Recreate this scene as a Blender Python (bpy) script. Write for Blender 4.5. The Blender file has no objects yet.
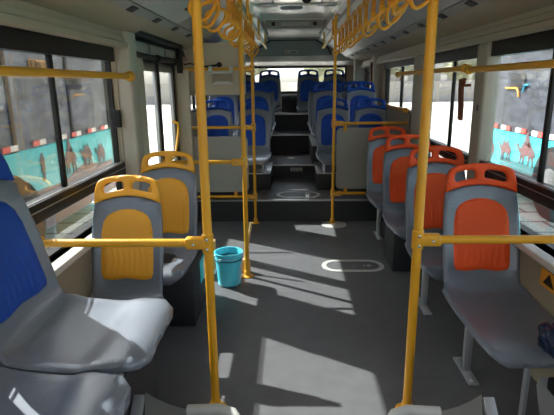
import bpy, bmesh, math, random
from mathutils import Vector, Matrix
from mathutils.geometry import delaunay_2d_cdt
random.seed(4)
C = bpy.context.scene.collection
S = bpy.context.scene

# ------------------------------------------------------------------ camera
F, CXP, CYP, CAMH = 480.0, 277.0, 207.5, 1.55
yv = Vector((290-CXP, -(83-CYP), -F)).normalized()
up = -Vector((298-CXP, -(2060-CYP), -F))
up = (up - yv*up.dot(yv)).normalized()
xv = yv.cross(up)
cam_d = bpy.data.cameras.new('camera'); cam = bpy.data.objects.new('camera', cam_d); C.objects.link(cam)
rot = Matrix((xv, yv, up))                      # camera axes to world axes
cam.matrix_world = Matrix.Translation((0, 0, CAMH)) @ rot.to_4x4()
cam_d.sensor_width = 36; cam_d.lens = 36*F/554; cam_d.clip_start = 0.02; cam_d.clip_end = 500
S.camera = cam

# ------------------------------------------------------------------ world, sun, exposure
SUN_DIR = Vector((1.01, -0.62, -1.0)).normalized()
w = bpy.data.worlds.new('sky'); S.world = w; w.use_nodes = True
nt = w.node_tree; nt.nodes.clear()
wo = nt.nodes.new('ShaderNodeOutputWorld'); bg = nt.nodes.new('ShaderNodeBackground')
sky = nt.nodes.new('ShaderNodeTexSky'); sky.sky_type = 'NISHITA'; sky.sun_disc = False
sky.sun_elevation = math.radians(41); sky.sun_rotation = math.radians(-60); sky.dust_density = 3.0
bg.inputs['Strength'].default_value = 0.28
hz = nt.nodes.new('ShaderNodeHueSaturation'); hz.inputs['Saturation'].default_value = 0.45; nt.links.new(sky.outputs[0], hz.inputs['Color']); nt.links.new(hz.outputs[0], bg.inputs[0]); nt.links.new(bg.outputs[0], wo.inputs[0])
sd = bpy.data.lights.new('sun', 'SUN'); sd.energy = 12.5; sd.angle = math.radians(0.6); sd.color = (1.0, 0.95, 0.87)
so = bpy.data.objects.new('sun', sd); C.objects.link(so); so.location = (-20, 12, 20)
so.rotation_euler = SUN_DIR.to_track_quat('-Z', 'Y').to_euler()
vs = S.view_settings
vs.view_transform = 'Standard'; vs.look = 'None'; vs.gamma = 1; vs.use_curve_mapping = False
vs.exposure = 1.4

# ------------------------------------------------------------------ materials
def srgb(r, g, b):
    f = lambda c: (c/255/12.92) if c/255 <= 0.04045 else ((c/255+0.055)/1.055)**2.4
    return (f(r), f(g), f(b), 1)
def mat(name, col, rough=0.5, metal=0.0, bump=0.0, bscale=60.0, var=0.0, vscale=6.0, spec=0.5, coat=0.0, stretch=None):
    m = bpy.data.materials.new(name); m.use_nodes = True
    t = m.node_tree; b = t.nodes['Principled BSDF']
    b.inputs['Roughness'].default_value = rough; b.inputs['Metallic'].default_value = metal
    b.inputs['Specular IOR Level'].default_value = spec; b.inputs['Coat Weight'].default_value = coat
    tc = t.nodes.new('ShaderNodeTexCoord')
    src = tc.outputs['Object']
    if stretch:
        mp = t.nodes.new('ShaderNodeMapping'); mp.inputs['Scale'].default_value = stretch
        t.links.new(src, mp.inputs[0]); src = mp.outputs[0]
    n = t.nodes.new('ShaderNodeTexNoise'); n.inputs['Scale'].default_value = vscale; n.inputs['Detail'].default_value = 5
    t.links.new(src, n.inputs['Vector'])
    r = t.nodes.new('ShaderNodeValToRGB')
    r.color_ramp.elements[0].position = 0.3; r.color_ramp.elements[1].position = 0.7
    r.color_ramp.elements[0].color = tuple(c*(1-var) for c in col[:3])+(1,)
    r.color_ramp.elements[1].color = tuple(min(1, c*(1+var)) for c in col[:3])+(1,)
    t.links.new(n.outputs['Fac'], r.inputs[0]); t.links.new(r.outputs[0], b.inputs['Base Color'])
    if bump:
        n2 = t.nodes.new('ShaderNodeTexNoise'); n2.inputs['Scale'].default_value = bscale
        t.links.new(src, n2.inputs['Vector'])
        bp = t.nodes.new('ShaderNodeBump'); bp.inputs['Strength'].default_value = bump; bp.inputs['Distance'].default_value = 0.004
        t.links.new(n2.outputs['Fac'], bp.inputs['Height']); t.links.new(bp.outputs[0], b.inputs['Normal'])
    return m
def glass(name, tint=(0.93, 0.96, 0.97, 1), refl=0.06, dirt=0.012):
    m = bpy.data.materials.new(name); m.use_nodes = True; t = m.node_tree; t.nodes.clear()
    o = t.nodes.new('ShaderNodeOutputMaterial'); tr = t.nodes.new('ShaderNodeBsdfTransparent'); tr.inputs[0].default_value = tint
    gl = t.nodes.new('ShaderNodeBsdfGlossy'); gl.inputs['Roughness'].default_value = 0.03
    df = t.nodes.new('ShaderNodeBsdfDiffuse'); df.inputs[0].default_value = (0.6, 0.58, 0.55, 1)
    fr = t.nodes.new('ShaderNodeFresnel'); fr.inputs['IOR'].default_value = 1.35
    mu = t.nodes.new('ShaderNodeMath'); mu.operation = 'MULTIPLY'; mu.inputs[1].default_value = refl*10
    t.links.new(fr.outputs[0], mu.inputs[0])
    m1 = t.nodes.new('ShaderNodeMixShader'); m2 = t.nodes.new('ShaderNodeMixShader')
    t.links.new(mu.outputs[0], m1.inputs[0]); t.links.new(tr.outputs[0], m1.inputs[1]); t.links.new(gl.outputs[0], m1.inputs[2])
    tc = t.nodes.new('ShaderNodeTexCoord'); n = t.nodes.new('ShaderNodeTexNoise'); n.inputs['Scale'].default_value = 2.5; n.inputs['Detail'].default_value = 6
    mp = t.nodes.new('ShaderNodeMapping'); mp.inputs['Scale'].default_value = (1, 3, 0.6)
    t.links.new(tc.outputs['Object'], mp.inputs[0]); t.links.new(mp.outputs[0], n.inputs['Vector'])
    mr = t.nodes.new('ShaderNodeMapRange'); mr.inputs[1].default_value = 0.4; mr.inputs[2].default_value = 0.7; mr.inputs[3].default_value = 0; mr.inputs[4].default_value = dirt
    t.links.new(n.outputs['Fac'], mr.inputs[0]); t.links.new(mr.outputs[0], m2.inputs[0])
    t.links.new(m1.outputs[0], m2.inputs[1]); t.links.new(df.outputs[0], m2.inputs[2]); t.links.new(m2.outputs[0], o.inputs[0])
    return m

M = {}
M['pole'] = mat('yellow_coated_tube', srgb(222, 158, 28), 0.38, bump=0.35, bscale=220, var=0.05)
M['strap'] = mat('yellow_plastic', srgb(225, 150, 22), 0.35, var=0.04)
M['webbing'] = mat('yellow_webbing', srgb(196, 128, 26), 0.7, bump=0.3, bscale=300)
def shell_mat():
    m = mat('slate_seat_plastic', srgb(108, 115, 126), 0.30, var=0.03)
    t = m.node_tree; b = t.nodes['Principled BSDF']
    tc = t.nodes.new('ShaderNodeTexCoord'); wv = t.nodes.new('ShaderNodeTexWave'); wv.wave_type = 'RINGS'; wv.rings_direction = 'Y'
    wv.inputs['Scale'].default_value = 46; wv.inputs['Distortion'].default_value = 0
    mp = t.nodes.new('ShaderNodeMapping'); mp.inputs['Location'].default_value = (0, 0.9, 0); mp.inputs['Scale'].default_value = (1, 1, 0.0)
    t.links.new(tc.outputs['Object'], mp.inputs[0]); wv.rings_direction = 'Z'
    t.links.new(mp.outputs[0], wv.inputs['Vector'])
    bp = t.nodes.new('ShaderNodeBump'); bp.inputs['Strength'].default_value = 0.18; bp.inputs['Distance'].default_value = 0.003
    t.links.new(wv.outputs['Fac'], bp.inputs['Height']); t.links.new(bp.outputs[0], b.inputs['Normal'])
    return m
M['shell'] = shell_mat(); M['shell'].node_tree.nodes['Principled BSDF'].inputs['Coat Weight'].default_value = 0.7; M['shell'].node_tree.nodes['Principled BSDF'].inputs['Coat Roughness'].default_value = 0.22
M['orange'] = mat('orange_plastic', srgb(240, 84, 26), 0.45, spec=0.3, bump=0.15, bscale=400)
M['yellow'] = mat('amber_plastic', srgb(240, 168, 40), 0.42, bump=0.15, bscale=400)
M['blue'] = mat('blue_plastic', srgb(12, 66, 156), 0.45, spec=0.3, bump=0.15, bscale=400)
M['floor'] = mat('grey_vinyl_floor', srgb(90, 91, 94), 0.40, bump=0.12, bscale=400, var=0.10, vscale=9)
M['dark'] = mat('dark_grey_vinyl', srgb(40, 40, 42), 0.6, bump=0.1, bscale=300, var=0.1)
M['lining'] = mat('warm_grey_panel', srgb(160, 147, 124), 0.5, var=0.03)
M['pillar'] = mat('beige_pillar', srgb(176, 168, 152), 0.5, var=0.03)
M['cream'] = mat('cream_panel', srgb(190, 178, 155), 0.5, var=0.03)
M['ceil'] = mat('pale_ceiling', srgb(186, 184, 177), 0.34, var=0.03)
M['ceilc'] = mat('gloss_ceiling', srgb(238, 232, 222), 0.2, var=0.02)
M['slot'] = mat('black_slot', srgb(30, 30, 30), 0.5)
M['alu'] = mat('brushed_aluminium', srgb(185, 186, 184), 0.3, metal=0.9, var=0.06, vscale=20, stretch=(1, 12, 1))
M['steel'] = mat('grey_steel', srgb(190, 192, 196), 0.35, metal=0.6, var=0.04)
M['bolt'] = mat('zinc_bolt', srgb(205, 205, 205), 0.25, metal=0.9)
M['black'] = mat('black_frame', srgb(18, 17, 16), 0.42, var=0.1, spec=0.3)
M['rubber'] = mat('black_rubber', srgb(20, 20, 20), 0.7)
M['ledge'] = mat('pale_ledge', srgb(206, 204, 198), 0.35)
M['partition'] = mat('grey_partition', srgb(150, 147, 138), 0.45, bump=0.1, bscale=300, var=0.02)
M['glass'] = glass('window_glass')
M['teal'] = mat('teal_bus_paint', srgb(52, 196, 206), 0.35, var=0.05, vscale=3)
M['buswin'] = mat('dusty_bus_window', srgb(96, 103, 114), 0.5, var=0.6, vscale=2.2, stretch=(1, 1.2, 3.0))  # paler tone and blotches stand in for reflections in the glass
M['buswin2'] = mat('dark_bus_window', srgb(54, 58, 66), 0.5, var=0.7, vscale=2.6, stretch=(1, 1.2, 3.4))  # same glass darkened against direct sun; streaks imitate reflections
M['busroof'] = mat('bus_roof_white', srgb(215, 218, 220), 0.4)
M['camel'] = mat('brown_silhouette_print', srgb(104, 74, 76), 0.5, var=0.08)
M['dune'] = mat('dusty_pink_print', srgb(140, 122, 122), 0.5, var=0.06)
M['red'] = mat('red_reflector', srgb(226, 72, 56), 0.35)
M['white'] = mat('white_reflector', srgb(236, 236, 236), 0.35)
M['tyre'] = mat('tyre_rubber', srgb(38, 38, 40), 0.8)
M['brown'] = mat('brown_leather', srgb(112, 58, 30), 0.6, var=0.2)
M['amber'] = mat('amber_print', srgb(196, 152, 88), 0.5)
M['label'] = mat('sticker_grey', srgb(176, 176, 170), 0.5)
M['wood'] = mat('pale_wood', srgb(196, 168, 118), 0.6, var=0.15, stretch=(8, 8, 1))
M['bag'] = mat('navy_plastic_bag', srgb(22, 38, 66), 0.22, bump=0.8, bscale=25, var=0.3)
M['duct'] = mat('grey_duct_strip', srgb(150, 148, 142), 0.5)
M['rim'] = mat('dull_metal_rim', srgb(196, 196, 192), 0.35, metal=0.2)
M['guard'] = mat('pale_grey_panel', srgb(128, 127, 122), 0.4)
M['lamp'] = mat('frosted_tube', srgb(240, 240, 236), 0.3)
M['darkroof'] = mat('slate_rear_panel', srgb(132, 130, 124), 0.5)
M['pale'] = mat('pale_exterior', srgb(190, 190, 190), 0.6)
def bucket_mat():
    m = mat('translucent_cyan_plastic', srgb(100, 225, 246), 0.2, var=0.05)
    b = m.node_tree.nodes['Principled BSDF']; b.inputs['Subsurface Weight'].default_value = 0.25
    b.inputs['Subsurface Radius'].default_value = (0.02, 0.05, 0.05)
    return m
M['bucket'] = bucket_mat()
def ground_mat():
    m = bpy.data.materials.new('pale_paving'); m.use_nodes = True; t = m.node_tree; b = t.nodes['Principled BSDF']
    b.inputs['Roughness'].default_value = 0.85
    tc = t.nodes.new('ShaderNodeTexCoord'); br = t.nodes.new('ShaderNodeTexBrick')
    br.inputs['Scale'].default_value = 0.5; br.inputs['Mortar Size'].default_value = 0.015
    br.inputs['Color1'].default_value = srgb(200, 196, 188); br.inputs['Color2'].default_value = srgb(190, 186, 178); br.inputs['Mortar'].default_value = srgb(105, 102, 96)
    t.links.new(tc.outputs['Object'], br.inputs['Vector']); t.links.new(br.outputs[0], b.inputs['Base Color'])
    return m
M['ground'] = ground_mat()
M['trees'] = mat('winter_tree_line', srgb(118, 120, 96), 0.9, var=0.5, vscale=0.8)
M['farwall'] = mat('pale_far_wall', srgb(176, 170, 160), 0.8, var=0.15, vscale=0.5)

# ------------------------------------------------------------------ mesh helpers
class MB:
    def __init__(s): s.bm = bmesh.new()
    def box(s, x0, x1, y0, y1, z0, z1, bev=0.0, seg=2, mtx=None):
        r = bmesh.ops.create_cube(s.bm, size=1.0); vs_ = r['verts']
        sc = Matrix.Diagonal((x1-x0, y1-y0, z1-z0, 1)); tr = Matrix.Translation(((x0+x1)/2, (y0+y1)/2, (z0+z1)/2))
        bmesh.ops.transform(s.bm, matrix=tr @ sc, verts=vs_)
        if bev:
            es = list({e for v in vs_ for e in v.link_edges})
            g = bmesh.ops.bevel(s.bm, geom=es, offset=bev, segments=seg, affect='EDGES', profile=0.5)
            vs_ = list({v for f in g['faces'] for v in f.verts})
            if mtx:   # whole island
                vs_ = list(s._island(vs_[0]))
        if mtx: bmesh.ops.transform(s.bm, matrix=mtx, verts=vs_)
        return s
    def _island(s, v0):
        seen = {v0}; st = [v0]
        while st:
            v = st.pop()
            for e in v.link_edges:
                o = e.other_vert(v)
                if o not in seen: seen.add(o); st.append(o)
        return seen
    def tube(s, pts, r, n=14, closed=False, ry=None, caps=True):
        pts = [Vector(p) for p in pts]; m = len(pts); rings = []
        ref = None
        for i, p in enumerate(pts):
            a = pts[(i-1) % m] if (closed or i > 0) else p
            b = pts[(i+1) % m] if (closed or i < m-1) else p
            t = (b-a).normalized()
            if ref is None:
                ref = Vector((0, 0, 1)) if abs(t.z) < 0.9 else Vector((1, 0, 0))
            u = (ref - t*ref.dot(t))
            if u.length < 1e-4: u = t.orthogonal()
            u.normalize(); v = t.cross(u); ref = u
            rr = r[i] if isinstance(r, (list, tuple)) else r
            rings.append([s.bm.verts.new(p + u*math.cos(2*math.pi*k/n)*rr*(ry or 1) + v*math.sin(2*math.pi*k/n)*rr) for k in range(n)])
        for i in range(m if closed else m-1):
            A, B = rings[i], rings[(i+1) % m]
            for k in range(n): s.bm.faces.new((A[k], A[(k+1) % n], B[(k+1) % n], B[k]))
        if not closed and caps:
            s.bm.faces.new(rings[0][::-1]); s.bm.faces.new(rings[-1])
        return s
    def lathe(s, c, prof, n=32, axis='Z'):
        rings = []
        for r, h in prof:
            ring = []
            for k in range(n):
                a = 2*math.pi*k/n; x, y = r*math.cos(a), r*math.sin(a)
                p = {'Z': (x, y, h), 'X': (h, x, y), 'Y': (x, h, y)}[axis]
                ring.append(s.bm.verts.new(Vector(c)+Vector(p)))
            rings.append(ring)
        for A, B in zip(rings, rings[1:]):
            for k in range(n): s.bm.faces.new((A[k], A[(k+1) % n], B[(k+1) % n], B[k]))
        s.bm.faces.new(rings[0][::-1]); s.bm.faces.new(rings[-1])
        return s
    def prism(s, poly, h0, h1, axis='Y'):
        """polygon in the plane across the axis, extruded h0..h1"""
        def P(a, b, h): return {'Y': (a, h, b), 'X': (h, a, b), 'Z': (a, b, h)}[axis]
        A = [s.bm.verts.new(P(a, b, h0)) for a, b in poly]; B = [s.bm.verts.new(P(a, b, h1)) for a, b in poly]
        n = len(poly)
        for k in range(n): s.bm.faces.new((A[k], A[(k+1) % n], B[(k+1) % n], B[k]))
        s.bm.faces.new(A[::-1]); s.bm.faces.new(B)
        return s
    def build(s, name, m, parent=None, smooth=True, loc=None):
        bmesh.ops.recalc_face_normals(s.bm, faces=s.bm.faces)
        me = bpy.data.meshes.new(name)
        if smooth:
            for f in s.bm.faces: f.smooth = True
            for e in s.bm.edges:
                if len(e.link_faces) == 2 and e.calc_face_angle(0) > math.radians(38): e.smooth = False
        s.bm.to_mesh(me); s.bm.free()
        me.materials.append(m)
        o = bpy.data.objects.new(name, me); C.objects.link(o)
        if parent: o.parent = parent
        if loc: o.location = loc
        return o
def tag(o, label=None, cat=None, group=None, kind=None):
    if label: o['label'] = label
    if cat: o['category'] = cat
    if group: o['group'] = group
    if kind: o['kind'] = kind
    return o
def empty(name, loc=(0, 0, 0), label=None, cat=None, group=None, kind=None, rz=0):
    o = bpy.data.objects.new(name, None); C.objects.link(o); o.location = loc; o.rotation_euler = (0, 0, rz)
    o.empty_display_size = 0.1
    return tag(o, label, cat, group, kind)
KIDS = {}
def copy_tree(o, parent=None):
    c = o.copy(); C.objects.link(c)
    if parent: c.parent = parent
    for ch in [x for x in bpy.data.objects if x.parent == o]: copy_tree(ch, c)
    return c
def struct(o): o['kind'] = 'structure'; return o

def seg_clean(poly): return [Vector((a, b)) for a, b in poly]
def inside(p, poly):
    c = False; n = len(poly); j = n-1
    for i in range(n):
        a, b = poly[i], poly[j]
        if (a[1] > p[1]) != (b[1] > p[1]) and p[0] < (b[0]-a[0])*(p[1]-a[1])/(b[1]-a[1])+a[0]: c = not c
        j = i
    return c
def dist_poly(p, poly):
    best = 9
    n = len(poly)
    for i in range(n):
        ax, ay = poly[i]; bx, by = poly[(i+1) % n]
        dx, dy = bx-ax, by-ay; L = dx*dx+dy*dy
        t = 0 if L == 0 else max(0, min(1, ((p[0]-ax)*dx+(p[1]-ay)*dy)/L))
        d = math.hypot(p[0]-ax-t*dx, p[1]-ay-t*dy)
        if d < best: best = d
    return best
def plate(outline, holes, fmap, front, back, step=0.03):
    """CDT plate: fmap(u,v,w) -> 3D; front(u,v,d)/back(u,v,d) give the w of both faces, d = distance to the edge"""
    loops = [outline]+holes
    pts = []; edges = []
    for L in loops:
        k = len(pts); pts += [Vector(p) for p in L]; n = len(L)
        edges += [(k+i, k+(i+1) % n) for i in range(n)]
    us = [p[0] for p in outline]; vs2 = [p[1] for p in outline]
    def dist(p): return min(dist_poly(p, L) for L in loops)
    def ok(p): return inside(p, outline) and not any(inside(p, h) for h in holes)
    # inset rings
    for L in loops:
        n = len(L)
        for off in (0.006, 0.014):
            for i in range(n):
                a = Vector(L[i-1]); b = Vector(L[(i+1) % n]); t = (b-a)
                if t.length == 0: continue
                t.normalize(); nn = Vector((-t.y, t.x))
                for sg in (1, -1):
                    q = Vector(L[i])+nn*off*sg
                    if ok(q) and dist(q) > off*0.8: pts.append(q)
    u = min(us)+step/2; row = 0
    while u < max(us):
        v = min(vs2)+step/2+(step/2 if row % 2 else 0)
        while v < max(vs2):
            if ok((u, v)) and dist((u, v)) > 0.019: pts.append(Vector((u, v)))
            v += step
        u += step*0.87; row += 1
    V, E2, F2, *_ = delaunay_2d_cdt(pts, edges, [], 0, 1e-5)
    bm = bmesh.new(); A = []; B = []
    for q in V:
        d = dist(q)
        A.append(bm.verts.new(fmap(q.x, q.y, front(q.x, q.y, d)))); B.append(bm.verts.new(fmap(q.x, q.y, back(q.x, q.y, d))))
    cnt = {}
    for f in F2:
        c = sum((V[i] for i in f), Vector((0, 0)))/len(f)
        if not ok(c): continue
        bm.faces.new([A[i] for i in f]); bm.faces.new([B[i] for i in reversed(f)])
        for i in range(len(f)):
            e = (f[i], f[(i+1) % len(f)]); cnt[e] = cnt.get(e, 0)+1
    for (a, b) in cnt:
        if (b, a) not in cnt: bm.faces.new([A[b], A[a], B[a], B[b]])
    for v in [v for v in bm.verts if not v.link_faces]: bm.verts.remove(v)
    mb = MB(); mb.bm.free(); mb.bm = bm
    return mb
def rrect(x0, x1, y0, y1, r, n=5):
    out = []
    for cx, cy, a0 in ((x1-r, y1-r, 0), (x0+r, y1-r, 90), (x0+r, y0+r, 180), (x1-r, y0+r, 270)):
        for k in range(n+1):
            a = math.radians(a0+90*k/n); out.append((cx+r*math.cos(a), cy+r*math.sin(a)))
    return out

# ------------------------------------------------------------------ the bus body (structure)
AX = 0.06                                  # centre line of the bus
XL, XR = -1.25, 1.37                       # glass planes
Y0, Y1 = -3.0, 9.65
GZ = -0.35
# window bays: (y0, y1, z sill, z head, lower pane?, mullions)
WL = [(-2.6, -1.2), (-1.0, 0.35), (0.55, 3.34)]
# floors
m = MB(); m.box(-1.24, 1.36, Y0, 5.35, -0.06, 0.0); struct(m.build('floor', M['floor'], smooth=False))
def step(n, y0, y1, z0, z1, name):
    t = empty(name, (0, 0, 0), kind='structure')
    a = MB(); a.box(-1.22, 1.34, y0, y1, z0, z1-0.004); a.build('riser', M['dark'], t, smooth=False)
    a = MB(); a.box(-1.22, 1.34, y0+0.03, y1, z1-0.003, z1); a.build('tread', M['floor'], t, smooth=False)
    a = MB(); a.box(-1.22, 1.34, y0-0.006, y0+0.035, z1-0.012, z1+0.004, 0.002); a.build('nosing', M['alu'], t, smooth=False)
    return t
step(1, 5.35, 6.75, 0.0, 0.25, 'trim_1'); step(2, 6.75, 8.07, 0.0, 0.423, 'trim_2')
step(3, 8.07, 8.82, 0.0, 0.71, 'trim_3'); step(4, 8.82, 9.62, 0.0, 1.01, 'trim_4')

def side(sgn):
    X = XL if sgn < 0 else XR
    def bx(mb, d0, d1, y0, y1, z0, z1, bev=0):      # d measured inward from the glass plane
        a, b = (X+d0, X+d1) if sgn < 0 else (X-d1, X-d0)
        mb.box(a, b, y0, y1, z0, z1, bev)
    nm = 'left' if sgn < 0 else 'right'
    wl = MB()
    hi = [(5.55, 7.15), (7.6, 8.75)] if sgn < 0 else [(5.30, 7.0), (7.6, 8.75)]
    lowend = 3.34
    # low walls under windows
    bx(wl, -0.03, 0.07, Y0, 3.50 if sgn < 0 else 5.35, 0, 0.70)
    if sgn < 0: bx(wl, -0.03, 0.03, 5.22, 5.35, 0, 0.70)
    # raised part
    bx(wl, -0.03, 0.07, 5.35, Y1, 0, 1.215)
    # header
    bx(wl, -0.03, 0.03, Y0, Y1, 1.79, 2.45)
    if sgn > 0: bays = [(-2.6, -1.2), (-1.0, 0.35), (0.55, 3.47), (3.58, 4.90)]
    else: bays = [(-2.6, -1.2), (-1.0, 0.35), (0.55, 3.42)]
    edges = [Y0]+[e for b in bays for e in b]
    if sgn < 0: edges += [3.64]
    else: edges += [5.35]
    for a, b in zip(edges[0::2], edges[1::2]): bx(wl, -0.03, 0.05, a, b, 0.70, 1.79)
    he = [5.20]+[e for b in hi for e in b]+[Y1]
    if sgn < 0: he[0] = 5.22
    for a, b in zip(he[0::2], he[1::2]): bx(wl, -0.03, 0.05, a, b, 0.70 if sgn < 0 else 0.7, 1.79)
    struct(wl.build('wall_'+nm, M['lining'], smooth=False))
    # ledges
    lg = MB(); bx(lg, 0.0, 0.13, 0.55, 3.40, 0.66, 0.70, 0.01)
    if sgn > 0: bx(lg, 0.0, 0.13, 3.75, 5.33, 0.66, 0.70, 0.01)
    struct(lg.build('trim_5' if sgn < 0 else 'trim_6', M['ledge']))
    k = 0
    for (a, b) in bays:
        k += 1
        t = empty('window_%d' % (k if sgn < 0 else k+10), (0, 0, 0), kind='structure')
        f = MB()
        bx(f, -0.02, 0.055, a, b, 0.915, 1.01, 0.006); bx(f, -0.02, 0.045, a, b, 1.705, 1.80)
        bx(f, -0.02, 0.015, a, a+0.03, 0.70, 1.75); bx(f, -0.02, 0.015, b-0.022, b, 0.70, 1.75)
        bx(f, -0.02, 0.03, a, b, 0.695, 0.715)
        f.build('window_frame', M['black'], t)
        li = MB(); bx(li, 0.055, 0.058, a, b, 0.97, 0.976); bx(li, 0.05, 0.058, a, b, 1.018, 1.023)
        li.build('trim_line', M['alu'], t)
        mu = MB()
        if b-a > 2: mu_y = [b-0.85, b-1.85]
        elif a > 3: mu_y = [4.18]
        else: mu_y = [(a+b)/2]
        for y in mu_y: bx(mu, -0.01, 0.014, y-0.016, y+0.016, 1.0, 1.72, 0.003)
        mu.build('mullion', M['black'], t)
        ct = MB(); bx(ct, 0.01, 0.06, b-0.05, b-0.01, 1.26, 1.38, 0.004); ct.build('latch', M['rubber'], t)
        g = MB(); bx(g, -0.002, 0.002, a+0.02, b-0.02, 0.70, 1.72); g.build('glass', M['glass'], t, smooth=False)
    for (a, b) in hi:
        k += 1
        t = empty('window_%d' % (k if sgn < 0 else k+10), (0, 0, 0), kind='structure')
        f = MB()
        bx(f, -0.02, 0.06, a, b, 1.17, 1.235, 0.004); bx(f, -0.02, 0.06, a, b, 1.725, 1.80)
        bx(f, -0.02, 0.03, a, a+0.04, 1.2, 1.76); bx(f, -0.02, 0.03, b-0.04, b, 1.2, 1.76)
        yy = a+0.80 if a < 6 else (a+b)/2
        bx(f, -0.015, 0.015, yy-0.02, yy+0.02, 1.2, 1.76)
        f.build('window_frame', M['black'], t)
        g = MB(); bx(g, -0.002, 0.002, a+0.02, b-0.02, 1.2, 1.76); g.build('glass', M['glass'], t, smooth=False)
side(-1); side(1)

# protruding pillars
def pillar(n, x0, x1, y0, y1, z0=0.0, z1=1.95, mt='pillar', bev=0.02):
    a = MB(); a.box(x0, x1, y0, y1, z0, z1, bev, 3); return struct(a.build('trim_%d' % n, M[mt]))
pillar(7, -1.28, -1.10, 3.43, 3.60, 0, 1.91)
pillar(8, 1.294, 1.40, 3.35, 3.50, 0, 1.91)
pillar(9, 1.28, 1.40, 4.85, 5.22)
pillar(10, 1.21, 1.37, 7.2, 7.5, 0.3); pillar(11, -1.25, -1.09, 7.2, 7.5, 0.3)
pillar(12, 1.14, 1.37, 8.8, 9.0, 0.3); pillar(13, -1.25, -1.02, 8.8, 9.0, 0.3)
# ceiling coves: profile given as distance from the centre line and height
PROF = [(1.225, 1.79), (1.17, 1.795), (1.165, 1.825), (1.20, 1.84), (1.20, 1.90), (1.15, 1.915), (1.06, 1.965), (1.01, 1.975)]
def sweep(name, mt, prof, y0, y1, sgn, thick=0.03, smooth=True):
    bmx = MB(); poly = [(AX+sgn*d, z) for d, z in prof]
    back = [(AX+sgn*(d+0.02), z+thick) for d, z in reversed(prof)]
    bmx.prism(poly+back, y0, y1)
    return struct(bmx.build(name, M[mt], smooth=smooth))
n = 14
for sgn in (-1, 1):
    if sgn > 0: sweep('trim_%d' % n, 'lining', PROF, Y0, Y1, sgn, 0.04); n += 1
    else:
        sweep('trim_%d' % n, 'lining', PROF, Y0, 3.62, sgn, 0.04); n += 1
        sweep('trim_%d' % n, 'lining', PROF, 5.32, Y1, sgn, 0.04); n += 1
        sweep('trim_%d' % n, 'lining', [(1.19, 1.95), (1.15, 1.935), (1.06, 1.965), (1.01, 1.975)], 3.62, 5.32, sgn, 0.03); n += 1
    sweep('trim_%d' % n, 'duct', [(1.01, 1.972), (0.95, 2.0), (0.94, 1.996)], Y0, Y1, sgn, 0.05); n += 1
    # vents in the duct strip
    v = MB()
    y = 0.3
    while y < 9.2:
        v.prism([(AX+sgn*1.005, 1.968), (AX+sgn*0.962, 1.988), (AX+sgn*0.965, 2.0), (AX+sgn*1.008, 1.985)], y-0.05, y+0.05); y += 0.54
    struct(v.build('trim_%d' % n, M['slot'], smooth=False)); n += 1
    # sloping flap panels with a seam between each
    y = -2.9; i = 0
    while y < 9.4:
        y2 = min(y+0.98, 9.5)
        t = empty('trim_%d' % n, (0, 0, 0), kind='structure'); n += 1
        a = MB(); a.prism([(AX+sgn*0.935, 2.002), (AX+sgn*0.51, 2.235), (AX+sgn*0.515, 2.26), (AX+sgn*0.945, 2.03)], y+0.006, y2-0.006)
        a.build('panel', M['ceil'] if not (y < 5.8 < y2+1.5 and sgn < 0 and y > 3.5) else M['alu'], t, smooth=False)
        for q in (0.25, 0.72):
            a = MB(); yy = y+q*(y2-y)
            d0, z0 = 0.80, 2.076
            a.prism([(AX+sgn*(d0+0.012), z0-0.012), (AX+sgn*(d0-0.012), z0+0.001), (AX+sgn*(d0-0.01), z0+0.006), (AX+sgn*(d0+0.014), z0-0.007)], yy-0.035, yy+0.035)
            a.build('latch', M['brown'], t, smooth=False)
        y = y2
    bk = MB(); bk.prism([(AX+sgn*1.0, 1.995), (AX+sgn*0.46, 2.27), (AX+sgn*0.46, 2.34), (AX+sgn*1.02, 2.06)], Y0, Y1)
    struct(bk.build('trim_%d' % n, M['slot'], smooth=False)); n += 1
    l = MB(); l.prism([(AX+sgn*0.51, 2.235), (AX+sgn*0.45, 2.262), (AX+sgn*0.44, 2.30), (AX+sgn*0.52, 2.28)], Y0, 9.3)
    struct(l.build('trim_%d' % n, M['duct'])); n += 1
    for yy in [0.6, 2.0, 3.4, 4.8, 6.2, 7.6]:
        a = MB(); a.prism([(AX+sgn*0.475, 2.238), (AX+sgn*0.44, 2.252), (AX+sgn*0.43, 2.275), (AX+sgn*0.47, 2.275)], yy-0.6, yy+0.6)
        o = a.build('ceiling_lamp', M['lamp']); sd_ = 'left' if sgn < 0 else 'right'
        tag(o, 'unlit frosted strip lamp in the %s ceiling edge above the strap rail' % sd_, 'ceiling light', 'strip lamps along the %s ceiling edge' % sd_)
HATCH_AND_FILL = [(0.9, 1.6), (4.3, 5.1)]  # rear hatch inferred from bright ceiling; front one unseen, added to light seat pans
hy = [Y0]+[e for h_ in HATCH_AND_FILL for e in h_]+[Y1]
a = MB()
for q0, q1 in zip(hy[0::2], hy[1::2]): a.box(AX-0.47, AX+0.47, q0, q1, 2.40, 2.44)
for q0, q1 in HATCH_AND_FILL: a.box(AX-0.47, AX-0.33, q0, q1, 2.40, 2.44); a.box(AX+0.33, AX+0.47, q0, q1, 2.40, 2.44)
a.box(AX-0.47, AX-0.44, Y0, Y1, 2.27, 2.42); a.box(AX+0.44, AX+0.47, Y0, Y1, 2.27, 2.42)
for y in (2.7, 5.7, 7.0): a.box(AX-0.44, AX+0.44, y, y+0.06, 2.385, 2.40, 0.006)
struct(a.build('ceiling', M['ceilc']))
a = MB()
for q0, q1 in zip(hy[0::2], hy[1::2]): a.box(-1.27, 1.39, q0-0.0, q1+0.0, 2.46, 2.50)
for q0, q1 in HATCH_AND_FILL: a.box(-1.27, AX-0.33, q0, q1, 2.46, 2.50); a.box(AX+0.33, 1.39, q0, q1, 2.46, 2.50)
struct(a.build('trim_90', M['pale'], smooth=False))
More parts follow.
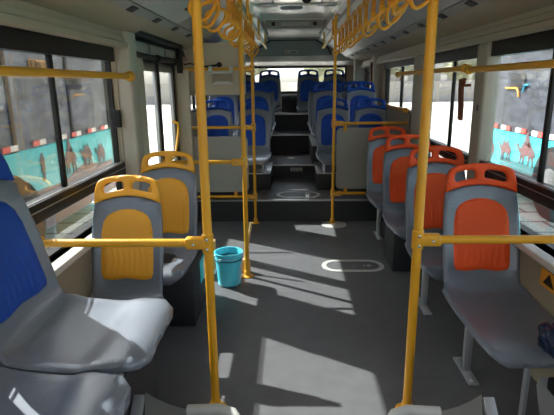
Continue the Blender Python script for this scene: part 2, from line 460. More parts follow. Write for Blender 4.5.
def milky():
    m_ = bpy.data.materials.new('milky_hatch_and_fill'); m_.use_nodes = True; t_ = m_.node_tree; t_.nodes.clear()
    o_ = t_.nodes.new('ShaderNodeOutputMaterial'); a_ = t_.nodes.new('ShaderNodeBsdfTranslucent'); b_ = t_.nodes.new('ShaderNodeBsdfDiffuse'); x_ = t_.nodes.new('ShaderNodeMixShader')
    n_ = t_.nodes.new('ShaderNodeTexNoise'); n_.inputs['Scale'].default_value = 4
    a_.inputs[0].default_value = (0.85, 0.80, 0.70, 1); b_.inputs[0].default_value = (0.8, 0.78, 0.72, 1); x_.inputs[0].default_value = 0.7
    t_.links.new(a_.outputs[0], x_.inputs[1]); t_.links.new(b_.outputs[0], x_.inputs[2]); t_.links.new(x_.outputs[0], o_.inputs[0])
    return m_
M['milky'] = milky()
for i_, (q0, q1) in enumerate(HATCH_AND_FILL):
    t = empty('window_%d' % (40+i_), (0, 0, 0), kind='structure')
    a = MB(); a.box(AX-0.34, AX+0.34, q0-0.01, q1+0.01, 2.505, 2.51); a.build('hatch_and_fill_cover', M['milky'], t, smooth=False)
    a = MB(); a.box(AX-0.36, AX-0.33, q0-0.03, q1+0.03, 2.385, 2.50); a.box(AX+0.33, AX+0.36, q0-0.03, q1+0.03, 2.385, 2.50); a.box(AX-0.33, AX+0.33, q0-0.03, q0, 2.385, 2.50); a.box(AX-0.33, AX+0.33, q1, q1+0.03, 2.385, 2.50)
    a.build('hatch_and_fill_frame', M['ceilc'], t, smooth=False)
# rear end
a = MB(); a.box(-1.25, 1.37, 9.6, 9.68, 0, 1.38); a.box(-1.25, 1.37, 9.6, 9.68, 1.84, 2.46)
a.box(-1.25, -0.93, 9.6, 9.68, 1.38, 1.84); a.box(1.06, 1.37, 9.6, 9.68, 1.38, 1.84)
struct(a.build('wall_rear', M['lining'], smooth=False))
t = empty('window_30', (0, 0, 0), kind='structure')
a = MB(); a.box(-0.95, 1.08, 9.57, 9.62, 1.36, 1.395); a.box(-0.95, 1.08, 9.57, 9.62, 1.825, 1.86); a.box(-0.95, -0.92, 9.57, 9.62, 1.37, 1.85); a.box(1.05, 1.08, 9.57, 9.62, 1.37, 1.85)
a.build('window_frame', M['rubber'], t, smooth=False)
a = MB(); a.box(-0.93, 1.06, 9.64, 9.645, 1.38, 1.84); a.build('glass', M['glass'], t, smooth=False)
# slanted rear overhead panel with hatch
t = empty('trim_91', (0, 0, 0), kind='structure')
a = MB(); a.prism([(9.58, 1.86), (9.20, 1.93), (9.0, 2.03), (8.87, 2.29), (8.1, 2.31), (8.1, 2.42), (9.58, 2.42)], -1.2, 1.32, 'X'); a.build('overhead_panel', M['darkroof'], t, smooth=False)
def slant(u, v, wv):    # u = x, v = 0..1 up the slope
    y = 9.0-0.13*v; z = 2.03+0.26*v; nn = Vector((0, -0.26, -0.13)).normalized()
    return Vector((u, y, z))+nn*wv
mb = plate([(-0.62, 0.02), (0.72, 0.02), (0.66, 0.45), (0.45, 0.92), (-0.33, 0.92), (-0.54, 0.45)], [], slant, lambda u, v, d: 0.02, lambda u, v, d: 0.0, 0.3)
mb.build('hatch', M['darkroof'], t, smooth=False)
mb = plate([(-0.65, -0.02), (0.75, -0.02), (0.69, 0.47), (0.47, 0.96), (-0.35, 0.96), (-0.57, 0.47)], [], slant, lambda u, v, d: 0.008, lambda u, v, d: 0.0, 0.3)
mb.build('gasket', M['rubber'], t, smooth=False)
st = empty('warning_sticker', (0, 0, 0), 'small grey warning sticker with orange triangle on the rear overhead hatch', 'sticker')
mb = plate([(-0.08, 0.16), (0.14, 0.16), (0.14, 0.34), (-0.08, 0.34)], [], slant, lambda u, v, d: 0.023, lambda u, v, d: 0.0205, 0.5); mb.build('sticker_sheet', M['label'], st, smooth=False)
mb = plate([(-0.07, 0.18), (-0.005, 0.18), (-0.037, 0.31)], [], slant, lambda u, v, d: 0.025, lambda u, v, d: 0.0232, 0.5); mb.build('triangle', mat('orange_print', srgb(190, 90, 40), 0.5), st, smooth=False)
for i, v0 in enumerate((0.19, 0.25)):
    mb = MB(); mb.bm.free(); mb = plate([(0.01, v0), (0.12, v0), (0.12, v0+0.035), (0.01, v0+0.035)], [], slant, lambda u, v, d: 0.025, lambda u, v, d: 0.0232, 0.5); mb.build('text_line', M['dark'], st, smooth=False)
# front end behind the camera (windscreen wall)
a = MB(); a.box(-1.25, 1.37, Y0-0.06, Y0, -0.3, 0.6); a.box(-1.25, 1.37, Y0-0.06, Y0, 2.1, 2.46); a.box(-1.25, -1.1, Y0-0.06, Y0, 0.6, 2.1); a.box(1.2, 1.37, Y0-0.06, Y0, 0.6, 2.1)
struct(a.build('wall_front', M['lining'], smooth=False))
# fascia over the door on the left: mechanism box
t = empty('door_1', (0, 0, 0), kind='structure')
a = MB(); a.box(-1.26, -1.19, 3.9, 5.25, -0.3, -0.02); a.box(-1.25, -1.21, 3.64, 3.91, 0, 0.15); a.box(-1.25, -1.21, 5.16, 5.22, 0, 1.78)
a.build('door_frame', M['black'], t, smooth=False)
for (a0, b0) in ((3.66, 4.53), (4.58, 5.14)):
    l = MB()
    l.box(-1.245, -1.215, a0, a0+0.04, 0.02, 1.74, 0.008); l.box(-1.245, -1.215, b0-0.06, b0, 0.02, 1.74, 0.008)
    l.box(-1.245, -1.215, a0, b0, 0.02, 0.14, 0.008); l.box(-1.245, -1.215, a0, b0, 1.66, 1.74, 0.008)
    lf = l.build('door_leaf', M['alu'], t)
    g = MB(); g.box(-1.232, -1.228, a0+0.03, b0-0.03, 0.1, 1.70); g.build('glass', M['glass'], lf, smooth=False)
    g = MB(); g.box(-1.25, -1.21, a0-0.015, a0+0.005, 0.02, 1.74); g.box(-1.25, -1.21, b0-0.005, b0+0.015, 0.02, 1.74); g.build('gasket', M['rubber'], lf, smooth=False)
h = MB(); h.tube([(-1.215, 5.0, 1.18), (-1.16, 4.99, 1.16), (-1.15, 4.96, 1.08), (-1.16, 4.80, 0.85), (-1.215, 4.78, 0.8)], 0.013); h.build('handle', M['pole'], t)
h = MB(); h.box(-1.212, -1.185, 3.61, 4.02, 0.95, 1.76, 0.006); h.build('cover_post', M['cream'], t)
h = MB(); h.box(-1.24, -1.075, 5.24, 5.30, 0.0, 1.70, 0.012); h.build('cover_post', M['cream'], t)
h = MB(); h.box(-1.22, -1.13, 3.62, 5.3, 1.905, 1.945, 0.005); h.box(-1.25, -1.205, 3.62, 5.3, 1.74, 1.94)
h.build('header_box', M['dark'], t)
h = MB(); h.box(-1.22, -1.17, 3.70, 4.15, 1.80, 1.875, 0.006); h.box(-1.22, -1.17, 4.22, 4.66, 1.80, 1.875, 0.006); h.box(-1.22, -1.17, 4.73, 5.12, 1.80, 1.875, 0.006)
h.build('actuator_cover', M['partition'], t)
h = MB(); h.tube([(-1.16, 3.66, 1.775), (-1.16, 4.4, 1.765), (-1.15, 4.7, 1.775), (-1.16, 5.2, 1.77)], 0.022); h.lathe((-1.15, 4.35, 1.765), [(0.03, -0.05), (0.035, -0.03), (0.035, 0.03), (0.03, 0.05)], 16, 'Y')
h.lathe((-1.15, 5.0, 1.765), [(0.03, -0.05), (0.035, -0.03), (0.035, 0.03), (0.03, 0.05)], 16, 'Y'); h.box(-1.17, -1.12, 5.14, 5.2, 1.66, 1.90, 0.006)
h.build('actuator', M['rubber'], t)

# under-seat plinths at the back
def plinth(lbl, x0, x1, y0, y1, z0, z1):
    t = empty('seat_plinth', ((x0+x1)/2, y0, z0), lbl, 'seat plinth')
    ox, oy, oz = (x0+x1)/2, y0, z0
    a = MB(); a.box(x0-ox, x1-ox, 0, y1-y0, 0, z1-z0-0.012, 0.01); a.build('box_body', M['dark'], t)
    a = MB(); a.box(x0-ox-0.004, x1-ox+0.004, -0.012, y1-y0, z1-z0-0.014, z1-z0, 0.005); a.build('metal_rim', M['alu'], t)
plinth('dark plinth with metal rim under the front pair of blue seats, left of the aisle', -1.14, -0.25, 5.88, 6.74, 0.25, 0.47)
plinth('dark plinth with metal rim under the front pair of blue seats, right of the aisle', 0.33, 1.26, 5.88, 6.74, 0.25, 0.47)
plinth('dark raised plinth under the rear blue rows, left of the aisle', -1.14, -0.32, 6.76, 8.80, 0.43, 0.70)
plinth('dark raised plinth under the rear blue rows, right of the aisle', 0.31, 1.26, 6.76, 8.80, 0.43, 0.70)
a = MB(); a.box(-0.16, 0.13, 9.30, 9.59, 1.012, 1.33, 0.01)
tag(a.build('engine_cover', M['dark']), 'dark block filling the gap in the middle of the last row of seats', 'engine cover')

# ------------------------------------------------------------------ seats
# profile: arc length s (up the back > 0, along the pan < 0) -> (y, z) with the pan surface at z = 0
BACK = [(0.0, 0.17, 0.02), (0.08, 0.205, 0.09), (0.20, 0.235, 0.20), (0.36, 0.275, 0.36), (0.50, 0.315, 0.495), (0.64, 0.345, 0.63)]
def profile_table(depth, lip=1.0):
    lp = lip; pts = [(-0.022-depth, -0.065*lp), (-0.018-depth, -0.030*lp), (0.0-depth, 0.002), (0.04-depth, 0.018), (0.14-depth, 0.012), (-0.10, -0.006), (0.0, -0.008), (0.10, -0.002), (0.155, 0.018)]
    tail = [(0.185, 0.06)]+[(y, z+0.045) for _, y, z in BACK[1:]]
    P = [Vector(p) for p in pts]+[Vector(p) for p in tail]
    # Catmull-Rom resample
    out = []
    for i in range(len(P)-1):
        p0 = P[max(i-1, 0)]; p1 = P[i]; p2 = P[i+1]; p3 = P[min(i+2, len(P)-1)]
        for k in range(10):
            t = k/10
            out.append(0.5*((2*p1)+(-p0+p2)*t+(2*p0-5*p1+4*p2-p3)*t*t+(-p0+3*p1-3*p2+p3)*t**3))
    out.append(P[-1])
    S_ = [0.0]
    for a, b in zip(out, out[1:]): S_.append(S_[-1]+(b-a).length)
    ic = min(range(len(out)), key=lambda i: (out[i]-Vector((0.155, 0.018))).length)
    s0 = S_[ic]
    return [(s-s0, p) for s, p in zip(S_, out)]
def prof_eval(T, s):
    if s <= T[0][0]:
        d = (T[1][1]-T[0][1]).normalized(); return T[0][1]+d*(s-T[0][0]), d
    for (a, p), (b, q) in zip(T, T[1:]):
        if s <= b:
            d = (q-p).normalized(); t = (s-a)/max(b-a, 1e-9); return p.lerp(q, t), d
    d = (T[-1][1]-T[-2][1]).normalized(); return T[-1][1]+d*(s-T[-1][0]), d
def make_seat_meshes(color, depth, wide=1.0, panz=0.46):
    T = profile_table(depth, 0.55 if wide > 1.15 else 1.0)
    smin = T[0][0]
    def fmap(u, v, wv):
        p, d = prof_eval(T, v)
        nrm = Vector((-d.y, d.x))               # towards the sitter / up
        if nrm.y < 0 and v < 0 and False: nrm = -nrm
        au = abs(u)/0.215
        if v > 0: bend = 0.030*au**2.5
        else:
            bend = 0.030*au**2.5*max(0.0, min(1.0, 1+v/depth*0.8))-0.006*(1-au**2)
        q = p+nrm*(wv+bend)
        return Vector((u*wide, q.x, q.y+panz))
    # half widths along s
    Wd = [(smin, 0.13), (smin+0.03, 0.175), (smin+0.08, 0.205), (smin+0.18, 0.218), (-0.20, 0.221), (-0.03, 0.222), (0.01, 0.204), (0.08, 0.202), (0.295, 0.208), (0.445, 0.200), (0.515, 0.193)]
    LB = 0.045
    def arch(u): return LB+0.535-0.045*(abs(u)/0.19)**2
    right = []
    for i in range(len(Wd)-1):
        a, b = Wd[i], Wd[i+1]
        nseg = max(1, int((b[0]-a[0])/0.03))
        for k in range(nseg): right.append((a[1]+(b[1]-a[1])*k/nseg, a[0]+(b[0]-a[0])*k/nseg))
    hw = 0.190
    top = [(u, arch(u)) for u in [hw*(1-2*k/12) for k in range(13)]]
    bottom = [(x, smin) for x in (-0.08, 0.0, 0.08)]
    outline = bottom+right+top+[(-x, y) for x, y in reversed(right)]
    shell = plate(outline, [], fmap, lambda u, v, d: -0.012*max(0, 1-d/0.014)**2, lambda u, v, d: -0.030+0.016*min(1, d/0.03), 0.032)
    # handle: grey arch edge up to the rounded top, with two openings
    topc = []
    def toph(u): return LB+0.655-0.028*(abs(u)/0.17)**2
    hout = [(u, arch(u)) for u in [-hw+2*hw*k/12 for k in range(13)]]
    ed_ = [(0.187, 0.55), (0.182, 0.58), (0.175, 0.605), (0.165, 0.620), (0.15, 0.630)]
    hout += [(a_, b_+LB) for a_, b_ in ed_]+[(u, toph(u)) for u in (0.12, 0.08, 0.04, 0, -0.04, -0.08, -0.12)]+[(-a_, b_+LB) for a_, b_ in reversed(ed_)]
    def hole(s_):
        pts = [(0.022, 0.582), (0.028, 0.572), (0.06, 0.566), (0.10, 0.557), (0.125, 0.549), (0.138, 0.553), (0.144, 0.568), (0.140, 0.590), (0.128, 0.604), (0.10, 0.613), (0.06, 0.618), (0.035, 0.617), (0.024, 0.606)]
        pts = [(s_*a, b+LB) for a, b in pts]
        return pts if s_ > 0 else pts[::-1]
    handle = plate(hout, [hole(1), hole(-1)], fmap, lambda u, v, d: 0.010-0.010*max(0, 1-d/0.012)**2, lambda u, v, d: -0.022+0.006*max(0, 1-d/0.012)**2, 0.03)
    # coloured pad inset
    pw = 0.150
    po = [(-pw+0.012, 0.055), (-pw*0.6, 0.048), (0, 0.058), (pw*0.6, 0.048), (pw-0.012, 0.055), (pw, 0.085), (pw+0.002, 0.20), (pw-0.002, 0.33), (pw-0.012, 0.385), (pw-0.035, 0.420), (pw-0.07, 0.442), (0.04, 0.455), (0, 0.458),
          (-0.04, 0.455), (-pw+0.07, 0.442), (-pw+0.035, 0.420), (-pw+0.012, 0.385), (-pw+0.002, 0.33), (-pw-0.002, 0.20), (-pw, 0.085)]
    po = [(a_, b_+LB) for a_, b_ in po]
    def pf(u, v, d):
        v -= LB
        b = 0.009-0.009*max(0, 1-d/0.012)**2
        if 0.07 < v < 0.30 and abs(u) < 0.115:
            g = math.cos((u+0.006*math.sin(v*30))/0.032*2*math.pi)*0.5+0.5
            b -= 0.004*g**3*min(1, (v-0.07)/0.03)*min(1, (0.30-v)/0.10)
        return b
    pad = plate(po, [], fmap, pf, lambda u, v, d: -0.004, 0.0115)
    return shell, handle, pad, T
SEAT_CACHE = {}
def seat_parts(color, depth, wide, panz, parent):
    key = (depth, wide, panz)
    if key not in SEAT_CACHE:
        s_, h_, p_, T = make_seat_meshes(color, depth, wide, panz)
        so_ = s_.build('seat_shell', M['shell'], parent); ho = h_.build('head_handle', M['orange'], parent); po_ = p_.build('back_pad', M['orange'], parent)
        SEAT_CACHE[key] = (so_.data, ho.data, po_.data)
        objs = (so_, ho, po_)
        fresh = True
    else:
        objs = []
        for nm, d in zip(('seat_shell', 'head_handle', 'back_pad'), SEAT_CACHE[key]):
            o = bpy.data.objects.new(nm, d); C.objects.link(o); o.parent = parent; objs.append(o)
    for o in objs[1:]:
        o.material_slots[0].link = 'OBJECT'; o.material_slots[0].material = M[color]
    return objs
def tleg(parent, x, y, h):
    a = MB(); a.box(x-0.022, x+0.022, y-0.014, y+0.014, 0.012, h, 0.004)
    lg = a.build('leg', M['steel'], parent)
    a = MB(); a.box(x-0.028, x+0.028, y-0.13, y+0.13, 0.0, 0.014, 0.004)
    a.lathe((x, y-0.10, 0.012), [(0.012, 0), (0.012, 0.008), (0.006, 0.011)], 8); a.lathe((x, y+0.10, 0.012), [(0.012, 0), (0.012, 0.008), (0.006, 0.011)], 8)
    a.build('foot_plate', M['steel'], lg)
    return lg
def bracket(parent, panz, y=-0.05, ext=0.0):
    a = MB(); a.box(-0.17, 0.17+ext, y+0.10, y+0.13, panz-0.065, panz-0.034, 0.003); a.box(-0.17, 0.17+ext, y-0.15, y-0.12, panz-0.065, panz-0.034, 0.003)
    a.box(-0.16, -0.13, y-0.16, y+0.14, panz-0.06, panz-0.04, 0.003); a.box(0.10, 0.13, y-0.16, y+0.14, panz-0.075, panz-0.05, 0.003)
    a.build('seat_frame', M['steel'], parent)
def seat(name, loc, color, label, group, rz=0, depth=0.34, wide=1.06, panz=0.415, leg=None, frame=True):
    t = empty(name, loc, label, 'seat', group, rz=rz)
    seat_parts(color, depth, wide, panz, t)
    if frame: bracket(t, panz, ext=0.0)
    if leg == 'leg': tleg(t, -0.11, 0.0, panz-0.06)
    return t
# right row of orange seats
OR = 'single orange seats along the right windows'
seat('bus_seat', (1.07, 2.36, 0), 'orange', 'nearest orange-backed grey seat on the right, with most of its seat pan showing', OR, depth=0.50, wide=1.03, leg='leg')
seat('bus_seat', (1.05, 3.15, 0), 'orange', 'second orange-backed grey seat on the right, partly behind the front yellow pole', OR, leg='leg')
s3 = seat('bus_seat', (1.035, 3.95, 0), 'orange', 'third orange-backed seat on the right, standing on a dark box pedestal', OR)
a = MB(); a.box(-0.18, 0.16, -0.14, 0.22, 0.0, 0.40, 0.008); a.build('pedestal', M['dark'], s3)
seat('bus_seat', (1.02, 4.78, 0), 'orange', 'farthest orange-backed seat, in front of the right grey partition', OR, leg='leg')
# left yellow seats
YE = 'single yellow seats along the left windows'
seat('bus_seat', (-0.94, 2.36, 0), 'yellow', 'nearer yellow-backed grey seat on the left, in front of the other yellow one', YE, panz=0.36, wide=1.0, leg='leg')
s2 = seat('bus_seat', (-0.89, 3.12, 0), 'yellow', 'farther yellow-backed grey seat on a dark box, beside the door', YE, panz=0.395, wide=1.03)
a = MB(); a.box(-0.15, 0.26, -0.26, 0.28, 0.0, 0.385, 0.008); pd_ = a.build('pedestal', M['dark'], s2)
a = MB(); a.box(0.26, 0.264, -0.02, 0.22, 0.20, 0.36); pp = a.build('side_poster', M['teal'], pd_, smooth=False)
a = MB(); a.box(0.264, 0.266, 0.08, 0.16, 0.19, 0.34); a.build('poster_print', M['white'], pp, smooth=False)
# sideways seats with blue backs
for (yc, lb) in ((1.61, 'sunlit sideways seat with blue back against the left wall, the farther of the two'), (1.068, 'nearest sideways seat at the bottom left corner, its dark grey pan in shade')):
    t = seat('side_seat', (-0.80, yc, 0), 'blue', lb, 'sideways seats on the left', rz=math.pi/2, depth=0.305, wide=1.20, panz=0.66, frame=False)
    for sx in (-0.17, 0.17):
        a = MB(); a.box(sx-0.015, sx+0.015, -0.22, 0.12, 0.50, 0.585, 0.004); a.build('seat_support', M['steel'], t)
a = MB(); a.box(-1.13, -0.62, -0.2, 1.93, 0.0, 0.498, 0.02); tag(a.build('wheel_arch_box', M['dark']), 'dark boxed wheel arch under the sideways seats on the left', 'wheel arch')
# wheel arch housing has brackets holding the seats: small steel posts
# blue rear seats
def blue(x, yo, zf, panz, lb, grp, leg=True):
    t = seat('bus_seat', (x, yo, zf), 'blue', lb, grp, panz=panz, frame=False, wide=1.03)
    for sx in (-0.13, 0.13):
        a = MB(); a.box(sx-0.012, sx+0.012, -0.12, 0.12, 0.0, max(0.03, panz-0.045), 0.003)
        a.build('seat_support', M['steel'], t)
    return t
GL, GR = 'blue seats left of the aisle', 'blue seats right of the aisle'
ords = ['front row', 'second row', 'third row', 'fourth row']
rows = [(5.95, 0.47, 0.24), (6.66, 0.70, 0.22), (7.42, 0.70, 0.22), (8.12, 0.70, 0.22)]
for i, (yo, zf, pz) in enumerate(rows):
    for x, who, g in ((-0.945, 'window', GL), (-0.47, 'aisle', GL), (0.55, 'aisle', GR), (1.025, 'window', GR)):
        sd_ = 'left' if x < 0 else 'right'
        if i > 0 and x > 0: x -= 0.03
        blue(x, yo + (0.03 if who == 'aisle' and i == 0 else 0), zf, pz-0.04, 'blue-backed %s seat in the %s of raised seats, %s of the aisle' % (who, ords[i], sd_), g)
for x, lb in ((-0.86, 'dark blue seat against the rear window, leftmost of the last row'), (-0.385, 'dark blue seat against the rear window, just left of the middle gap'),
              (0.345, 'dark blue seat against the rear window, just right of the middle gap'), (0.83, 'dark blue seat against the rear window, rightmost of the last row')):
    blue(x, 9.06, 1.01, 0.10, lb, 'last row of blue seats')

# ------------------------------------------------------------------ poles and rails
def flange(mb, x, y, z, r=0.045):
    mb.lathe((x, y, z), [(r, 0), (r, 0.006), (r*0.75, 0.012), (0.026, 0.016), (0.024, 0.05), (0.02, 0.055)], 20)
def clamp(parent, x, y, z, s=1, L=0.10):
    """cast joint holding a rail that leaves in direction s along x"""
    a = MB(); a.lathe((x, y, z), [(0.022, -0.045), (0.026, -0.04), (0.026, 0.04), (0.022, 0.045)], 18)
    a.box(min(x, x+s*L), max(x, x+s*L), y-0.025, y+0.025, z-0.026, z+0.026, 0.010, 3)
    c = a.build('clamp', M['pole'], parent)
    for dx, dz in ((0.0, 0.022), (0.0, -0.022), (s*0.062, 0.0)):
        b = MB(); b.lathe((x+dx, y-0.026, z+dz), [(0.005, 0.001), (0.0065, -0.001), (0.0065, -0.004), (0.003, -0.007)][::-1], 10, 'Y'); b.build('bolt', M['bolt'], c)
def stanchion(label, x, y, ztop, rails, grp=None, base_r=0.05, r=0.0165, zbase=0.0, rr=0.0150):
    t = empty('grab_pole', (0, 0, 0), label, 'pole', grp)
    a = MB(); a.tube([(x, y, zbase+0.02), (x, y, ztop)], r, 18); a.build('pole', M['pole'], t)
    a = MB(); flange(a, x, y, zbase, base_r); a.build('floor_flange', M['pole'], t)
    for (z, x1, dy) in rails:
        s = 1 if x1 > x else -1
        a = MB(); a.tube([(x, y+dy, z), (x1, y+dy, z)], rr, 16); a.build('rail', M['pole'], t)
        clamp(t, x, y+dy*0.5, z, s)
        a = MB(); a.lathe((x1-s*0.012 if s > 0 else x1+0.0, y+dy, z), [(0.035, 0), (0.035, 0.006), (0.02, 0.012)], 16, 'X'); a.build('wall_flange', M['pole'], t)
    return t
stanchion('near left yellow pole with a rail running to the left wall at seat-back height', -0.37, 2.03, 2.24, [(0.862, -1.13, 0)], r=0.0205, rr=0.0185, base_r=0.055)
stanchion('near right yellow pole with a rail running to the right wall at seat-back height', 0.56, 2.03, 2.22, [(0.875, 1.26, 0)], r=0.0205, rr=0.0185, base_r=0.055)
stanchion('yellow pole beside the blue bucket with one rail going left', -0.36, 3.71, 2.24, [(0.957, -1.0, 0)], r=0.0185)
p3 = stanchion('farther left yellow pole at the step with three rails going left', -0.40, 5.28, 2.24, [(1.70, -1.17, 0), (1.087, -1.17, 0), (0.31, -1.17, 0)])
p4 = stanchion('farther right yellow pole at the step holding the rails of the right partition', 0.475, 5.28, 2.22, [(1.12, 1.26, 0), (0.345, 1.26, 0)])
# overhead rails with straps
def overhead(x, label, grp, ys):
    t = empty('overhead_rail', (x, 0, 2.06), label, 'rail')
    a = MB(); a.tube([(0, 0.2, 0), (0, 7.6, 0)], 0.016, 16); a.build('rail', M['pole'], t)
    for y in (0.4, 1.6, 3.0, 4.4, 5.9, 7.4):
        a = MB(); a.tube([(0, y, 0), (0, y, 0.22 if x > 0 else 0.20)], 0.013, 12); a.lathe((0, y, 0), [(0.02, -0.03), (0.024, -0.02), (0.024, 0.02), (0.02, 0.03)], 16, 'Y'); a.build('hanger', M['pole'], t)
def strap_proto():
    t = empty('hanging_strap', (0, 0, 2.06))
    a = MB()
    a.box(-0.013, 0.013, -0.0035, 0.0035, -0.125, -0.014, 0.001)
    a.lathe((0, 0, 0), [(0.0165, -0.013), (0.0205, -0.013), (0.0205, 0.013), (0.0165, 0.013)], 20, 'Y')
    a.build('belt', M['webbing'], t)
    a = MB(); a.box(-0.016, 0.016, -0.010, 0.010, -0.155, -0.105, 0.005, 3); a.build('buckle', M['strap'], t)
    pts = []
    R_ = 0.058
    for k in range(36):
        q = 2*math.pi*k/36; rr = R_*(1-0.09*math.cos(3*(q+math.pi/2)+math.pi))
        pts.append((rr*math.cos(q)*1.05, 0, -0.152-R_*0.95+rr*math.sin(q)))
    a = MB(); a.tube(pts, 0.0085, 10, closed=True); rg = a.build('grip_ring', M['strap'], t)
    return t
proto = strap_proto(); used = False
def place_straps(x, ys, lbl, grp, sg):
    global used
    for i, y in enumerate(ys):
        o = proto if not used else copy_tree(proto); used = True
        o.location = (x, y, 2.06)
        o.rotation_euler = (math.radians(random.uniform(-4, 4)), 0, 0)
        for ch in [c for c in bpy.data.objects if c.parent == o and c.name.startswith('grip_ring')]:
            # ring swung about its top
            top = Vector((0, 0, -0.145))
            R_ = Matrix.Rotation(math.radians(35+random.uniform(-15, 15)), 4, 'Z') @ Matrix.Rotation(math.radians(52+random.uniform(-10, 10)), 4, 'X')
            R_ = Matrix.Rotation(math.radians(-18), 4, 'Y') @ R_
            ch.matrix_local = Matrix.Translation(top) @ R_ @ Matrix.Translation(-top)
        tag(o, lbl[i] if i < len(lbl) else lbl[-1], 'hanging strap', grp)
RY = [1.66, 1.90, 2.12, 2.34, 2.58, 2.80, 3.08, 3.38, 3.65, 3.92, 4.20, 4.48, 4.8, 5.1]
LY = [2.14, 2.32, 2.55, 3.02, 3.22, 3.46, 3.66, 4.15, 4.40, 4.62, 5.00]
overhead(0.50, 'right overhead yellow rail carrying the longer run of hanging straps', None, RY)
overhead(-0.36, 'left overhead yellow rail carrying the clustered hanging straps', None, LY)
def lab(n_, side_):
    w_ = ['nearest', 'second nearest', 'third nearest', 'fourth', 'fifth', 'sixth', 'seventh', 'eighth', 'ninth', 'tenth', 'eleventh', 'twelfth', 'thirteenth', 'farthest']
    return ['%s yellow ring strap%s hanging from the %s overhead rail' % (w_[i] if i < n_-1 else 'farthest', ' counted from the front' if 2 < i < n_-1 else '', side_) for i in range(n_)]
place_straps(0.50, RY, lab(len(RY), 'right'), 'straps on the right overhead rail', 1)
place_straps(-0.36, LY, lab(len(LY), 'left'), 'straps on the left overhead rail', -1)
# window rails
def window_rail(label, x, y0, y1, z, wallx):
    t = empty('window_rail', (0, 0, 0), label, 'rail')
    a = MB(); a.tube([(x, y0, z), (x, y1, z)], 0.0195, 16); a.build('rail', M['pole'], t)
    for y, s in ((y0, 1), (y1, -1)):
        a = MB()
        a.lathe((x, y, z), [(0.02, -s*0.02), (0.026, -s*0.015), (0.028, s*0.0), (0.045, s*0.004), (0.045, s*0.010)] if False else [(0.022, -0.022), (0.03, -0.012), (0.03, 0.012), (0.022, 0.022)], 16, 'Y')
        a.tube([(x, y, z), (wallx, y, z)], 0.014, 12)
        a.build('end_bracket', M['pole'], t)
    return t
wr = window_rail('yellow rail crossing the big left window just above eye level', -1.10, 0.6, 3.36, 1.607, -1.18)
a = MB(); a.lathe((-1.10, 3.385, 1.607), [(0.02, -0.02), (0.036, 0.004), (0.036, 0.012)], 18, 'Y'); a.build('flange', M['pole'], wr)
window_rail('yellow rail crossing the big right window at eye level', 1.20, 0.6, 3.37, 1.622, 1.32)
window_rail('shorter brownish rail above the second right window', 1.20, 3.46, 5.55, 1.634, 1.31)
window_rail('low rail under the raised right window behind the partition', 1.27, 5.42, 6.5, 1.245, 1.31)

# partitions (modesty panels)
def partition(label, x0, x1, y, z0, z1, hooks):
    t = empty('partition_panel', (0, 0, 0), label, 'partition')
    def fm(u, v, wv): return Vector((u, y+wv, v))
    plate(rrect(x0, x1, z0, z1, 0.05), [], fm, lambda u, v, d: -0.008, lambda u, v, d: 0.008, 0.2).build('panel', M['partition'], t)
    for hx, hz, rz_ in hooks:
        a = MB(); a.box(hx-0.018, hx+0.018, y-0.012, y+0.02, min(hz, rz_)-0.02, max(hz, rz_)+0.0, 0.005); a.build('clip', M['pole'], t)
partition('grey modesty panel on rails left of the aisle, before the blue seats', -1.10, -0.47, 5.28+0.03, 0.36, 0.985, [(-0.62, 0.37, 0.32), (-1.0, 0.37, 0.32)])
partition('grey modesty panel hung under a rail right of the aisle, behind the orange seats', 0.51, 1.22, 5.28+0.03, 0.39, 1.07, [(0.60, 1.05, 1.12), (1.03, 1.05, 1.12), (0.62, 0.40, 0.345)])

# cabinet hanging above the left partition
t = empty('hanging_cabinet', (0, 0, 0), 'cream cabinet with a moulded pull hanging above the left blue seats', 'cabinet')
a = MB(); a.box(-1.16, -0.50, 5.38, 5.60, 1.43, 1.98, 0.01); a.build('body', M['cream'], t)
a = MB(); a.box(-0.84, -0.63, 5.363, 5.38, 1.56, 1.66, 0.006); a.build('recess', M['lining'], t)
a = MB(); a.prism([(-0.84, 1.545), (-0.61, 1.545), (-0.655, 1.575), (-0.80, 1.575)], 5.345, 5.38); a.build('pull', M['ledge'], t)
t = empty('rail_clip', (0, 0, 0), 'white bracket clipped over the left cross rail in front of the cream cabinet', 'bracket')
a = MB(); a.box(-0.86, -0.60, 5.24, 5.262, 1.655, 1.68, 0.004); a.box(-0.86, -0.82, 5.24, 5.262, 1.655, 1.73, 0.004); a.box(-0.64, -0.60, 5.24, 5.262, 1.655, 1.73, 0.004)
a.build('bracket', M['ledge'], t)
t = empty('microphone', (0, 0, 0), 'black microphone with cable lying along the left cross rail', 'microphone')
a = MB(); a.lathe((-0.745, 5.26, 1.745), [(0.002, -0.03), (0.02, -0.02), (0.028, 0), (0.02, 0.02), (0.002, 0.03)], 16, 'X'); a.build('head', M['rubber'], t)
a = MB(); a.tube([(-0.76, 5.26, 1.74), (-0.88, 5.26, 1.728), (-0.95, 5.26, 1.733), (-1.05, 5.26, 1.76), (-1.12, 5.26, 1.75)], [0.012, 0.009, 0.007, 0.007, 0.007], 10); a.build('cable', M['rubber'], t)

